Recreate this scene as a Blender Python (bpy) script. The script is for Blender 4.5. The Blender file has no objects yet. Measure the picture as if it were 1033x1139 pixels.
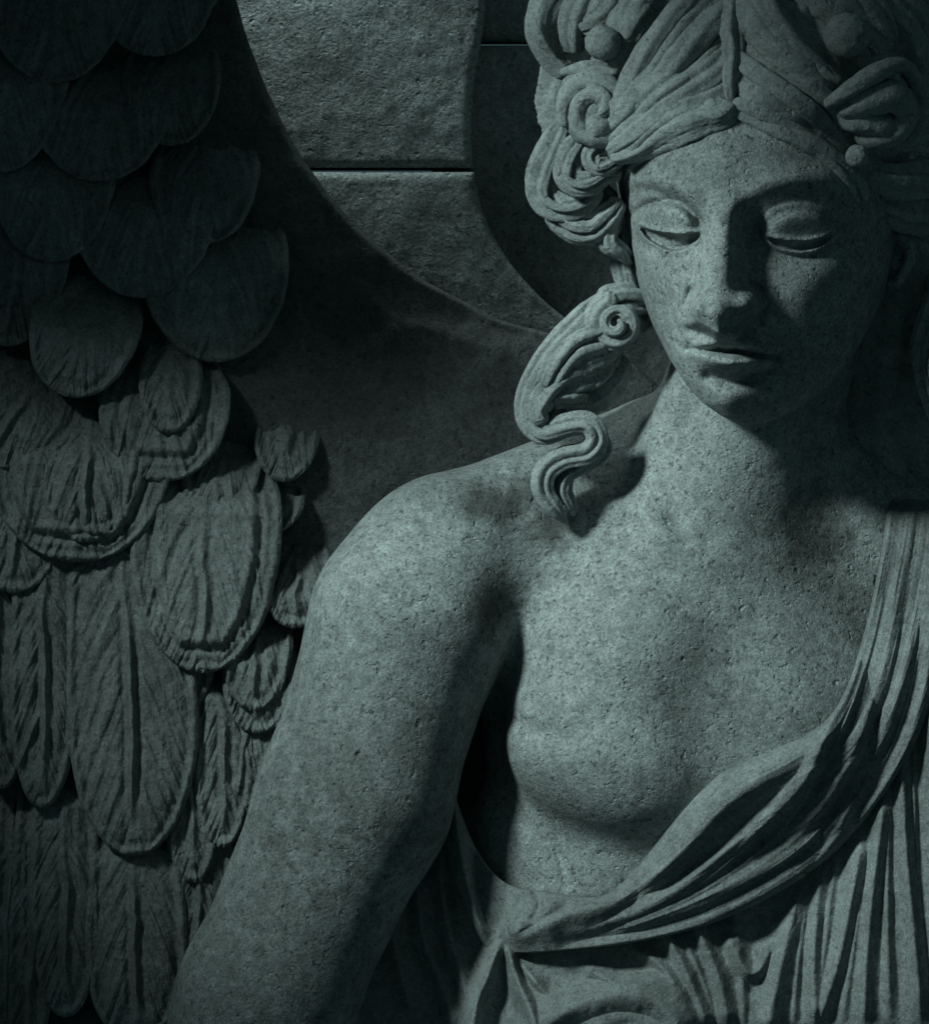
import bpy, math, random
import numpy as np

# ------------------------------------------------------------------ frame
# The sculpture is measured in millimetre-like units of 0.5 mm: x to the right, y downwards, d towards the viewer.
S = 0.0005
CX, CY = 516.5, 569.5
rng = np.random.default_rng(7)
random.seed(7)

def W(v):
    v = np.asarray(v, dtype=np.float64).reshape(-1, 3)
    o = np.empty_like(v)
    o[:, 0] = (v[:, 0] - CX) * S
    o[:, 1] = -v[:, 2] * S
    o[:, 2] = (CY - v[:, 1]) * S
    return o

scene = bpy.context.scene
col = scene.collection

# ------------------------------------------------------------------ small maths
def sstep(a, b, x):
    t = np.clip((x - a) / (b - a), 0, 1)
    return t * t * (3 - 2 * t)

def smin(a, b, k):
    h = np.maximum(k - np.abs(a - b), 0) / k
    return np.minimum(a, b) - h * h * k * 0.25

def catmull(pts, n=12):
    p = np.asarray(pts, float)
    if len(p) < 3:
        t = np.linspace(0, 1, n + 1)[:, None]
        return p[0] * (1 - t) + p[1] * t
    q = np.vstack([2 * p[0] - p[1], p, 2 * p[-1] - p[-2]])
    out = []
    t = np.linspace(0, 1, n, endpoint=False)[:, None]
    for i in range(1, len(q) - 2):
        a, b, c, d = q[i - 1], q[i], q[i + 1], q[i + 2]
        out.append(0.5 * (2 * b + (c - a) * t + (2 * a - 5 * b + 4 * c - d) * t ** 2 + (3 * b - a - 3 * c + d) * t ** 3))
    out.append(p[-1][None])
    return np.vstack(out)

def resample(p, n):
    seg = np.linalg.norm(np.diff(p, axis=0), axis=1)
    s = np.concatenate([[0], np.cumsum(seg)])
    u = np.linspace(0, s[-1], n)
    return np.stack([np.interp(u, s, p[:, k]) for k in range(p.shape[1])], 1)

_h = rng.random(4096)
def _hash(ix, iy, seed):
    return _h[(ix * 374761 + iy * 668265 + seed * 1274126) % 4093]
def vnoise(x, y, seed=0):
    ix = np.floor(x).astype(np.int64); iy = np.floor(y).astype(np.int64)
    fx = x - ix; fy = y - iy
    fx = fx * fx * (3 - 2 * fx); fy = fy * fy * (3 - 2 * fy)
    a = _hash(ix, iy, seed); b = _hash(ix + 1, iy, seed); c = _hash(ix, iy + 1, seed); d = _hash(ix + 1, iy + 1, seed)
    return (a * (1 - fx) + b * fx) * (1 - fy) + (c * (1 - fx) + d * fx) * fy - 0.5
def fbm(x, y, seed=0, o=3):
    r = 0; a = 1
    for k in range(o):
        r = r + a * vnoise(x * 2 ** k, y * 2 ** k, seed + k); a *= 0.5
    return r

def pdist(X, Y, pts, n=10, smooth=True):
    """distance of every point to a curve, and the position 0..1 along it"""
    p = catmull(np.asarray(pts, float)[:, :2], n) if smooth else np.asarray(pts, float)[:, :2]
    best = np.full(X.shape, 1e9); tt = np.zeros(X.shape); side = np.zeros(X.shape)
    seg = np.linalg.norm(np.diff(p, axis=0), axis=1); cum = np.concatenate([[0], np.cumsum(seg)]); L = cum[-1]
    for i in range(len(p) - 1):
        a, b = p[i], p[i + 1]; e = b - a; l2 = max(e @ e, 1e-9)
        t = np.clip(((X - a[0]) * e[0] + (Y - a[1]) * e[1]) / l2, 0, 1)
        dx = X - a[0] - t * e[0]; dy = Y - a[1] - t * e[1]
        dd = np.hypot(dx, dy); m = dd < best
        best = np.where(m, dd, best); tt = np.where(m, (cum[i] + t * seg[i]) / L, tt)
        side = np.where(m, np.sign(e[0] * dy - e[1] * dx), side)
    return best, tt, side

def along(v, t):
    if np.isscalar(v):
        return v
    v = np.asarray(v, float)
    return np.interp(t, np.linspace(0, 1, len(v)), v)

# ------------------------------------------------------------------ mesh helpers
def add_mesh(name, verts, faces, mat, parent=None, smooth=True, world=False):
    me = bpy.data.meshes.new(name)
    v = verts if world else W(verts)
    f = np.asarray(faces)
    if f.ndim == 2:
        n = f.shape[1]
        me.vertices.add(len(v)); me.vertices.foreach_set('co', np.ascontiguousarray(v, dtype=np.float32).ravel())
        me.loops.add(f.size); me.loops.foreach_set('vertex_index', np.ascontiguousarray(f, dtype=np.int32).ravel())
        me.polygons.add(len(f)); me.polygons.foreach_set('loop_start', np.arange(0, f.size, n, dtype=np.int32))
        me.update(calc_edges=True); me.validate()
    else:
        me.from_pydata([tuple(q) for q in v], [], faces)
    me.polygons.foreach_set('use_smooth', np.full(len(me.polygons), smooth))
    me.materials.append(mat)
    me.update()
    o = bpy.data.objects.new(name, me)
    col.objects.link(o)
    if parent is not None:
        o.parent = parent
    return o

def empty(name, label=None, cat=None, kind=None):
    o = bpy.data.objects.new(name, None); col.objects.link(o)
    o.empty_display_size = 0.05
    if label: o['label'] = label
    if cat: o['category'] = cat
    if kind: o['kind'] = kind
    return o

class MB:
    def __init__(self): self.v = []; self.f = []; self.n = 0
    def add(self, v, f):
        self.v.append(np.asarray(v, float)); self.f.append(np.asarray(f) + self.n); self.n += len(v)
    def build(self, name, mat, parent=None, smooth=True):
        return add_mesh(name, np.vstack(self.v), np.vstack(self.f), mat, parent, smooth)

def grid_faces(nu, nv, wrap_v=False):
    i = np.arange(nu - 1)[:, None]; j = np.arange(nv if wrap_v else nv - 1)[None]
    j2 = (j + 1) % nv
    a = i * nv + j; b = i * nv + j2; c = (i + 1) * nv + j2; d = (i + 1) * nv + j
    return np.stack([a, b, c, d], -1).reshape(-1, 4)

def tube(path, radii, ns=60, nc=36, strands=0, groove=0.0, twist=0.0, flat=1.0, rough=0.03, seed=0, ends=True, phase=0.0):
    """a lock of hair or a roll of cloth: swept section with strand grooves"""
    p = resample(catmull(path, 12), ns)
    s = np.linspace(0, 1, ns)
    r = along(radii, s)
    if ends:
        e = np.clip(np.minimum(s, 1 - s) / 0.05, 0, 1); r = r * np.sqrt(np.clip(1 - (1 - e) ** 2, 0.0004, 1))
    T = np.gradient(p, axis=0); T /= np.linalg.norm(T, axis=1)[:, None] + 1e-9
    up = np.array([0, 0, 1.0])
    N = np.empty_like(T); n = up - T[0] * (up @ T[0])
    if np.linalg.norm(n) < 1e-3: n = np.array([1.0, 0, 0])
    n /= np.linalg.norm(n)
    for i in range(ns):
        # keep the section's flat direction facing the viewer where possible
        q = up - T[i] * (up @ T[i]); l = np.linalg.norm(q)
        n = n - T[i] * (n @ T[i]); n /= np.linalg.norm(n)
        if l > 0.3: n = n * 0.6 + q / l * 0.4; n /= np.linalg.norm(n)
        N[i] = n
    B = np.cross(T, N)
    ph = np.linspace(0, 2 * np.pi, nc, endpoint=False)[None]
    g = 0
    if strands:
        w = strands * ph + twist * s[:, None] * 2 * np.pi + phase + 1.2 * np.sin(3.1 * s[:, None] * 2 + seed)
        g = groove * (np.abs(np.cos(w * 0.5)) ** 0.6 * 2 - 1.3) + groove * 0.35 * np.cos(2.3 * w + seed)
    nz = rough * 2 * fbm(s[:, None] * 14 + seed * 3.3, np.cos(ph) * 3 + np.sin(ph) * 2, seed)
    R = r[:, None] * (1 + g + nz)
    v = p[:, None] + N[:, None] * (R * np.cos(ph) * flat)[..., None] + B[:, None] * (R * np.sin(ph))[..., None]
    v = v.reshape(-1, 3)
    f = grid_faces(ns, nc, True)
    # caps: collapse to a centre by extra vertices
    c0 = len(v); v = np.vstack([v, p[:1], p[-1:]])
    j = np.arange(nc); j2 = (j + 1) % nc
    f0 = np.stack([np.full(nc, c0), j2, j, j], 1)[:, :4]
    f0 = np.stack([np.full(nc // 2, c0), j[2::2] if False else (j[0::2] + 2) % nc, j[0::2] + 1, j[0::2]], 1)
    b = (ns - 1) * nc
    f1 = np.stack([np.full(nc // 2, c0 + 1), b + j[0::2], b + j[0::2] + 1, b + (j[0::2] + 2) % nc], 1)
    return v, np.vstack([f, f0, f1])

def ball(c, r, nu=40, nv=40, rough=0.04, seed=0, squash=(1, 1, 1)):
    th = np.linspace(0.001, np.pi - 0.001, nu)[:, None]; ph = np.linspace(0, 2 * np.pi, nv, endpoint=False)[None]
    n = np.stack([np.sin(th) * np.cos(ph), np.cos(th) + 0 * ph, np.sin(th) * np.sin(ph)], -1)
    R = r * (1 + rough * 2 * fbm(n[..., 0] * 3 + 9 + n[..., 2], n[..., 1] * 3 + 5 + n[..., 2] * 2, seed))
    v = np.asarray(c, float) + n * R[..., None] * np.asarray(squash)
    return v.reshape(-1, 3), grid_faces(nu, nv, True)

# ------------------------------------------------------------------ materials
def stone(name, base, var=0.35, grain=1.0, pits=0.5, rough=0.8, stain=0.5, streak=False, seed=0.0, fs=1.0):
    m = bpy.data.materials.new(name); m.use_nodes = True
    nt = m.node_tree; N = nt.nodes; L = nt.links
    bs = N['Principled BSDF']; bs.inputs['Roughness'].default_value = rough
    bs.inputs['Specular IOR Level'].default_value = 0.32
    tc = N.new('ShaderNodeTexCoord')
    mp = N.new('ShaderNodeMapping'); mp.inputs['Location'].default_value = (seed, seed * 1.7, seed * 0.6)
    L.new(tc.outputs['Object'], mp.inputs['Vector'])
    def noise(scale, detail=6, r=0.6, dist=0.0):
        n = N.new('ShaderNodeTexNoise'); n.inputs['Scale'].default_value = scale
        n.inputs['Detail'].default_value = detail; n.inputs['Roughness'].default_value = r; n.inputs['Distortion'].default_value = dist
        L.new(mp.outputs[0], n.inputs['Vector']); return n.outputs['Fac']
    def ramp(src, a, b, ca=0.0, cb=1.0):
        n = N.new('ShaderNodeMapRange'); n.inputs[1].default_value = a; n.inputs[2].default_value = b
        n.inputs[3].default_value = ca; n.inputs[4].default_value = cb
        L.new(src, n.inputs[0]); return n.outputs[0]
    def mth(op, a, b):
        n = N.new('ShaderNodeMath'); n.operation = op
        for i, q in enumerate((a, b)):
            if isinstance(q, (int, float)): n.inputs[i].default_value = q
            else: L.new(q, n.inputs[i])
        return n.outputs[0]
    big = ramp(noise(14, 5, 0.6, 0.4), 0.32, 0.68, 1 - stain, 1.0)           # weather stains
    med = ramp(noise(150 * fs, 5, 0.75), 0.3, 0.72, 1 - var, 1 + var * 0.6)
    fine = ramp(noise(680, 3, 0.75), 0.32, 0.68, 1 - var, 1 + var * 0.9)  # mineral grain
    spk = ramp(noise(330, 2, 0.5), 0.60, 0.70, 1.0, 1 - 0.55 * min(1, pits * 1.4))  # dark specks of lichen
    fac = mth('MULTIPLY', mth('MULTIPLY', big, med), mth('MULTIPLY', fine, spk))
    mix = N.new('ShaderNodeVectorMath'); mix.operation = 'SCALE'; mix.inputs[0].default_value = base
    L.new(fac, mix.inputs['Scale'])
    L.new(mix.outputs[0], bs.inputs['Base Color'])
    # relief: pits with raised rims, grain, tooling
    vo = N.new('ShaderNodeTexVoronoi'); vo.feature = 'F1'; vo.inputs['Scale'].default_value = 95; vo.inputs['Randomness'].default_value = 1
    nd = N.new('ShaderNodeTexNoise'); nd.inputs['Scale'].default_value = 160; L.new(mp.outputs[0], nd.inputs['Vector'])
    vm = N.new('ShaderNodeVectorMath'); vm.operation = 'MULTIPLY_ADD'; vm.inputs[1].default_value = (0.008, 0.008, 0.008)
    L.new(nd.outputs['Color'], vm.inputs[0]); L.new(mp.outputs[0], vm.inputs[2]); L.new(vm.outputs[0], vo.inputs['Vector'])
    sel = N.new('ShaderNodeSeparateColor'); L.new(vo.outputs['Color'], sel.inputs[0])
    keep = ramp(sel.outputs[0], 0.80, 0.84)
    rad = ramp(vo.outputs['Distance'], 0.04, 0.20, 1.0, 0.0)
    pit = mth('MULTIPLY', mth('MULTIPLY', keep, rad), -1.1 * pits)
    g1 = mth('MULTIPLY', noise(420, 4, 0.7), 0.55 * grain)
    g2 = mth('MULTIPLY', noise(150 * fs, 6, 0.7), 0.75 * grain)
    g3 = mth('MULTIPLY', ramp(noise(230, 2, 0.5), 0.62, 0.72), -0.5 * pits)
    h = mth('ADD', mth('ADD', g1, g2), mth('ADD', pit, g3))
    if streak:
        wv = N.new('ShaderNodeTexNoise'); ms = N.new('ShaderNodeMapping'); ms.inputs['Scale'].default_value = (260, 260, 40)
        wv.inputs['Scale'].default_value = 1.0; wv.inputs['Detail'].default_value = 4; wv.inputs['Distortion'].default_value = 0.8
        L.new(mp.outputs[0], ms.inputs['Vector']); L.new(ms.outputs[0], wv.inputs['Vector'])
        h = mth('ADD', h, mth('MULTIPLY', wv.outputs['Fac'], 0.9 * grain))
    bp = N.new('ShaderNodeBump'); bp.inputs['Strength'].default_value = 0.85; bp.inputs['Distance'].default_value = 0.0016
    L.new(h, bp.inputs['Height']); L.new(bp.outputs[0], bs.inputs['Normal'])
    return m

TINT = (0.90, 1.0, 0.98)
def tint(v): return tuple(v * t for t in TINT)
M_BODY = stone('weathered_marble', tint(0.40), var=0.44, grain=0.85, pits=0.9, stain=0.42)
def add_stain_shade(m, spots, strength):
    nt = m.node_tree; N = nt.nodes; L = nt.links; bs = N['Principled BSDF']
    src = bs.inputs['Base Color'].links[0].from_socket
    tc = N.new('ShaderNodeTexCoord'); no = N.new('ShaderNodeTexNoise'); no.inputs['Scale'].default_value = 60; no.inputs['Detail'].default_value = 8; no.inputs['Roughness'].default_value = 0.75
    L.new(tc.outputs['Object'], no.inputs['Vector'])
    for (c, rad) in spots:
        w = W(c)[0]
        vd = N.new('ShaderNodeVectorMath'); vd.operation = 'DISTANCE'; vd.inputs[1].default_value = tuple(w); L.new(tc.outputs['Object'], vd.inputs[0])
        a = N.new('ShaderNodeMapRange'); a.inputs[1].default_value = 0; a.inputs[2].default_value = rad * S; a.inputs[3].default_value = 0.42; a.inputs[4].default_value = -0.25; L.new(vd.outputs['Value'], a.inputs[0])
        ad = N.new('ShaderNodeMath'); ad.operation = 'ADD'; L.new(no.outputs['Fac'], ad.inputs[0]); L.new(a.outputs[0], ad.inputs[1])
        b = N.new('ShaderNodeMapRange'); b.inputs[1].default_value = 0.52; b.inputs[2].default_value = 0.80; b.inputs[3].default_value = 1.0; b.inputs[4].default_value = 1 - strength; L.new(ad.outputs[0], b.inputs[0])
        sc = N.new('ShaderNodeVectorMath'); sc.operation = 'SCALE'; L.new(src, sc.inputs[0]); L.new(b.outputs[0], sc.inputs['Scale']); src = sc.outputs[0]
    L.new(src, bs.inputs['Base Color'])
add_stain_shade(M_BODY, [((550, 548, 20), 105), ((545, 670, 40), 85), ((610, 590, 10), 60), ((905, 600, 10), 110)], 0.68)  # shoulder dirt, groove shade painted into the colour, dark patch by the far shoulder
add_stain_shade(M_BODY, [((400, 800, 80), 300), ((320, 1040, 80), 300)], 0.38)  # arm colour darkened to offset the key lamp's strong light on it
M_HAIR = stone('carved_hair_stone', tint(0.40), var=0.30, grain=0.8, pits=0.5, stain=0.35, seed=2.1)
M_CLOTH = stone('carved_cloth_stone', tint(0.31), var=0.35, grain=0.8, pits=0.45, stain=0.45, seed=4.4)
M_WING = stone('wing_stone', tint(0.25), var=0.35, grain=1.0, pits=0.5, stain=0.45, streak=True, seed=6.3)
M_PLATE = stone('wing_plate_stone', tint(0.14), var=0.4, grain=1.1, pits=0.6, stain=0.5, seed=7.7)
M_WALL = stone('rough_block_stone', tint(0.46), var=0.42, grain=1.2, pits=1.0, fs=2.0, rough=0.9, stain=0.4, seed=8.8)
M_RECESS = stone('recess_stone', tint(0.40), var=0.35, grain=1.0, pits=0.6, rough=0.9, stain=0.4, seed=1.3)

# ------------------------------------------------------------------ BODY (implicit surface on a grid)
VX = 1.8
X0, Y0, D0 = 130.0, -30.0, -230.0
NX, NY, ND = 528, 672, 308          # multiples of 4
gx = X0 + VX * np.arange(NX); gy = Y0 + VX * np.arange(NY); gd = D0 + VX * np.arange(ND)

# --- face relief map (depth offsets added to the head's loft)
GX, GY = np.meshgrid(gx, gy, indexing='ij')
FM = np.zeros((NX, NY))
ix0, ix1 = int((660 - X0) / VX), NX
iy0, iy1 = int((90 - Y0) / VX), int((500 - Y0) / VX)
fx, fy = GX[ix0:ix1, iy0:iy1], GY[ix0:ix1, iy0:iy1]
f = np.zeros_like(fx)
def g2(cx, cy, sx, sy, h, rot=0.0):
    c, s_ = math.cos(rot), math.sin(rot)
    u = (fx - cx) * c + (fy - cy) * s_; v = -(fx - cx) * s_ + (fy - cy) * c
    return h * np.exp(-(u / sx) ** 2 - (v / sy) ** 2)
def rl(pts, h, w):
    d, t, _ = pdist(fx, fy, pts)
    return along(h, t) * np.exp(-(d / along(w, t)) ** 2)

# sockets, brows, bridge
f += g2(738, 257, 30, 28, -28) + g2(880, 268, 44, 27, -25)
f += g2(775, 262, 13, 26, -15) + g2(833, 262, 16, 32, -13)
f += rl([(690, 208), (715, 203), (745, 211), (770, 226), (786, 246)], [4, 7, 9, 8, 3], [9, 11, 11, 11, 9])
f += rl([(693, 216), (715, 214), (742, 222), (764, 237), (778, 252)], [-4, -8, -9, -9, -4], 5)
f += rl([(812, 238), (832, 219), (865, 206), (905, 203), (945, 214)], [4, 10, 11, 9, 5], [11, 13, 13, 13, 12])
f += g2(800, 190, 40, 30, 4)
# nose
t_n = np.clip((fy - 225) / (352 - 225), 0, 1)
xc = 800 - 10 * t_n ** 1.2
Aup = 13 + 45 * t_n ** 1.15
wn = 17 + 12 * t_n
nb = 364 + 14 * sstep(766, 800, fx) - 10 * sstep(808, 835, fx)
fall = 1 - sstep(nb - 5, nb + 6, fy)
f += np.where(fy > 205, Aup * sstep(200, 240, fy), 0) * np.exp(-np.abs((fx - xc) / wn) ** 2.8) * fall
f += g2(789, 352, 20, 18, 15) * fall
f += g2(769, 345, 9, 12, 28) * fall + g2(827, 342, 16, 16, 42) * (1 - sstep(354, 368, fy))
f += rl([(766, 326), (760, 342), (764, 358)], -12, 4) + rl([(836, 322), (846, 340), (840, 360)], -10, 5) + g2(796, 377, 14, 7, -5)
f += rl([(777, 282), (769, 312), (762, 338)], [-3, -8, -10], 6)
# mouth mound, philtrum and lips
f += g2(804, 395, 46, 30, 12)
f += rl([(801, 372), (803, 383)], -6, 5) + rl([(791, 374), (793, 383)], 3, 5) + rl([(813, 374), (812, 383)], 3, 5)
f += rl([(765, 389), (785, 384), (797, 380), (804, 383), (812, 380), (832, 387), (856, 398)], [2, 13, 18, 17, 17, 12, 2], [5, 7, 8, 8, 8, 7, 5])
f += rl([(770, 396), (785, 402), (806, 406), (830, 406), (850, 401)], [6, 22, 29, 22, 5], [6, 9, 10, 10, 7])
f += rl([(762, 390), (782, 391), (798, 391.5), (805, 393), (815, 393), (835, 397), (860, 400)], [-8, -16, -20, -18, -20, -17, -8], [3.2, 3.4, 3.6, 3.6, 3.6, 3.6, 3.4])
f += g2(762, 391, 6, 6, -5) + g2(862, 401, 8, 7, -6)
f += rl([(785, 420), (810, 425), (838, 421)], -12, 8)
f += g2(806, 447, 26, 17, 12)
# cheeks
f += g2(728, 312, 22, 28, 6) + g2(895, 325, 42, 34, 11)
f += rl([(757, 352), (750, 368), (752, 385)], -4, 7) + rl([(850, 352), (868, 372), (872, 395)], -6, 9)
# eyes: ball, lid edge, lower lid
def eye(cx, cy, rx, ry, B, ule, crease, lle, deep, cr, cw, lid):
    global f
    e = 1 - ((fx - cx) / rx) ** 2 - ((fy - cy) / ry) ** 2
    f = f + B * np.clip(e, 0, 1) ** 0.8
    u = catmull(ule, 10); yl = np.interp(fx, u[:, 0], u[:, 1])
    xm = (sstep(ule[0][0] - 3, ule[0][0] + 8, fx) * (1 - sstep(ule[-1][0] - 8, ule[-1][0] + 3, fx)))
    l = catmull(lle, 10); yb = np.interp(fx, l[:, 0], l[:, 1])
    opening = sstep(yl - 0.8, yl + 1.6, fy) * (1 - sstep(yb - 2.5, yb + 0.5, fy)) * xm
    f = f - deep * opening
    f = f + rl(ule, lid, 3.4) + rl([(p[0], p[1] + 1.5) for p in lle], 4.0, 3.5)
    f = f + rl(crease, cr, cw)
eye(741, 253, 36, 27, 26, [(709, 253), (722, 259), (741, 263), (758, 264), (774, 262)],
    [(703, 240), (718, 231), (739, 228), (759, 235), (773, 250)], [(709, 257), (722, 271), (741, 281), (758, 280), (774, 269)], 28, -9, 4.5, 7)
eye(885, 258, 46, 30, 21, [(846, 266), (862, 270), (885, 272), (906, 269), (924, 260)],
    [(845, 254), (862, 242), (887, 237), (908, 241), (925, 253)], [(848, 270), (863, 279), (885, 283), (906, 278.5), (923, 266)], 9, -5, 5.5, 4.5)
f *= sstep(90, 130, fy) * (1 - sstep(470, 490, fy))
FM[ix0:ix1, iy0:iy1] = f

# --- head loft table: y, left contour, ridge x, right contour, front depth, back depth
HT = np.array([
    (-60, 790, 830, 900, 60, -60), (-20, 745, 825, 960, 110, -130), (30, 712, 818, 985, 150, -170), (80, 696, 812, 997, 176, -180), (120, 688, 808, 1003, 192, -180),
    (160, 684, 805, 1005, 205, -175), (200, 685, 803, 1004, 211, -170), (240, 691, 801, 1001, 212, -160), (280, 699, 799, 995, 208, -140),
    (320, 710, 798, 985, 201, -110), (360, 724, 800, 969, 192, -60), (400, 743, 804, 944, 181, 0), (430, 762, 809, 918, 171, 40),
    (450, 780, 814, 893, 160, 70), (464, 801, 820, 866, 147, 90), (471, 815, 829, 850, 134, 104), (478, 826, 831, 838, 122, 112)], float)
hy = HT[:, 0]
_yy = np.linspace(-60, 478, 540)
def _sm(c):
    v = np.interp(_yy, hy, HT[:, c]); k = np.hanning(31); k /= k.sum()
    vp = np.concatenate([np.full(15, v[0]), v, np.full(15, v[-1])]); s_ = np.convolve(vp, k, 'valid')
    w = sstep(440, 462, _yy); return s_ * (1 - w) + v * w
HC = [_sm(c) for c in range(1, 6)]

def head_sdf(x, y, d, fmap):
    yc = np.clip(y, -60, 478)
    xl, xm, xr, df, db = (np.interp(yc, _yy, c) for c in HC)
    xmid = xm
    u = np.where(x < xmid, (x - xmid) / (xl - xmid), (x - xmid) / (xr - xmid))
    wdt = np.where(x < xmid, xmid - xl, xr - xmid)
    dm = db + (df - db) * 0.42
    dw = d - fmap
    v = np.where(dw > dm, (dw - dm) / (df - dm), (dm - dw) / (dm - db))
    hh = np.where(dw > dm, df - dm, dm - db)
    p = 2.25
    rho = (np.abs(u) ** p + np.abs(v) ** 2.1) ** (1 / 2.15)
    return (rho - 1) * np.minimum(wdt, hh) * 0.9 + np.maximum(np.abs(y - yc) - 0, 0)

def ell(x, y, d, c, r, rot=0.0):
    px, py, pd = x - c[0], y - c[1], d - c[2]
    if rot:
        cr, sr = math.cos(rot), math.sin(rot); px, py = px * cr + py * sr, -px * sr + py * cr
    k0 = np.sqrt((px / r[0]) ** 2 + (py / r[1]) ** 2 + (pd / r[2]) ** 2)
    k1 = np.sqrt((px / r[0] ** 2) ** 2 + (py / r[1] ** 2) ** 2 + (pd / r[2] ** 2) ** 2) + 1e-9
    return k0 * (k0 - 1) / k1

def cap(x, y, d, a, b, ra, rb, flat=1.0):
    e = np.subtract(b, a).astype(float); l2 = e @ e
    px, py, pd = x - a[0], y - a[1], d - a[2]
    t = np.clip((px * e[0] + py * e[1] + pd * e[2]) / l2, 0, 1)
    return np.sqrt((px - t * e[0]) ** 2 + (py - t * e[1]) ** 2 + ((pd - t * e[2]) * flat) ** 2) - (ra + (rb - ra) * t)

# torso relief map: creases on chest and belly
TM = np.zeros((NX, NY))
fx, fy = GX, GY
def rlt(pts, h, w):
    x0 = min(p[0] for p in pts) - 60; x1 = max(p[0] for p in pts) + 60; y0 = min(p[1] for p in pts) - 60; y1 = max(p[1] for p in pts) + 60
    a, b = np.clip(((np.array([x0, x1]) - X0) / VX).astype(int), 0, NX); c, e = np.clip(((np.array([y0, y1]) - Y0) / VX).astype(int), 0, NY)
    dd, t, _ = pdist(GX[a:b, c:e], GY[a:b, c:e], pts)
    TM[a:b, c:e] += along(h, t) * np.exp(-(dd / along(w, t)) ** 2)
rlt([(548, 778), (570, 800), (596, 815), (626, 817), (660, 806), (690, 790)], [-13, -12, -8, -5, -2, 0], [10, 12, 14, 17, 20, 22])
rlt([(566, 762), (590, 782), (620, 788)], [3, 4, 1], 18)
rlt([(600, 905), (618, 940), (630, 985)], [0, -5, -4], 5)
rlt([(572, 930), (582, 965), (600, 985)], [-3, -4, -2], 4)
rlt([(735, 585), (690, 560), (640, 545)], [2, 6, 4], 14)                 # collar bone
rlt([(757, 600), (752, 570), (750, 548)], [0, -9, -4], 15)               # notch
rlt([(735, 600), (712, 545), (728, 485), (755, 430)], [5, 9, 12, 10], 15) # neck muscle
rlt([(700, 520), (690, 480), (690, 430)], -9, 20)
TM += 10 * np.exp(-((GX - 720) / 60) ** 2 - ((GY - 700) / 70) ** 2)
TM += 1.6 * fbm(GX / 46, GY / 46, 3)

def body_sdf(x, y, d, fm, tm):
    dt = d - tm
    tr = ell(x, y, dt, (800, 810, -130), (262, 340, 165))
    tr = smin(tr, ell(x, y, dt, (750, 690, -52), (178, 135, 104)), 60)
    tr = smin(tr, ell(x, y, dt, (690, 970, -104), (175, 190, 112)), 14)
    br = smin(ell(x, y, dt, (688, 842, -18), (130, 96, 96), 0.36), ell(x, y, dt, (700, 735, -26), (118, 100, 86)), 50)
    tr = smin(tr, br, 30)
    tr = smin(tr, ell(x, y, dt, (872, 800, -30), (118, 115, 92)), 45)
    tr = smin(tr, cap(x, y, dt, (900, 540, -110), (1070, 640, -100), 100, 98), 60)
    tr = smin(tr, cap(x, y, dt, (1080, 680, -90), (1120, 1000, -80), 92, 85), 40)
    tz = cap(x, y, d, (720, 520, -110), (515, 612, -66), 74, 86)
    tr = smin(tr, tz, 60)
    nk = cap(x, y, dt, (862, 370, -5), (792, 570, -62), 98, 104)
    tr = smin(tr, nk, 55)
    pec = cap(x, y, dt, (520, 690, -128), (690, 720, -110), 84, 90)
    tr = smin(tr, pec, 40)
    ar = cap(x, y, d, (478, 640, -45), (458, 690, -28), 96, 104)
    ar = smin(ar, cap(x, y, d, (455, 690, -28), (394, 890, -5), 108, 103), 30)
    ar = smin(ar, cap(x, y, d, (394, 890, -5), (296, 1110, 5), 103, 95), 30)
    ar = smin(ar, cap(x, y, d, (296, 1110, 5), (240, 1260, 10), 95, 88), 30)
    k = 46 - 36 * sstep(620, 790, y)
    b = smin(tr, ar, k)
    h = np.full_like(b, 500.0)
    m = (y < 500) & (x > 620)
    if m.any():
        h[m] = head_sdf(x[m], y[m], d[m], fm[m])
    return smin(b, h, 9)

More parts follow.
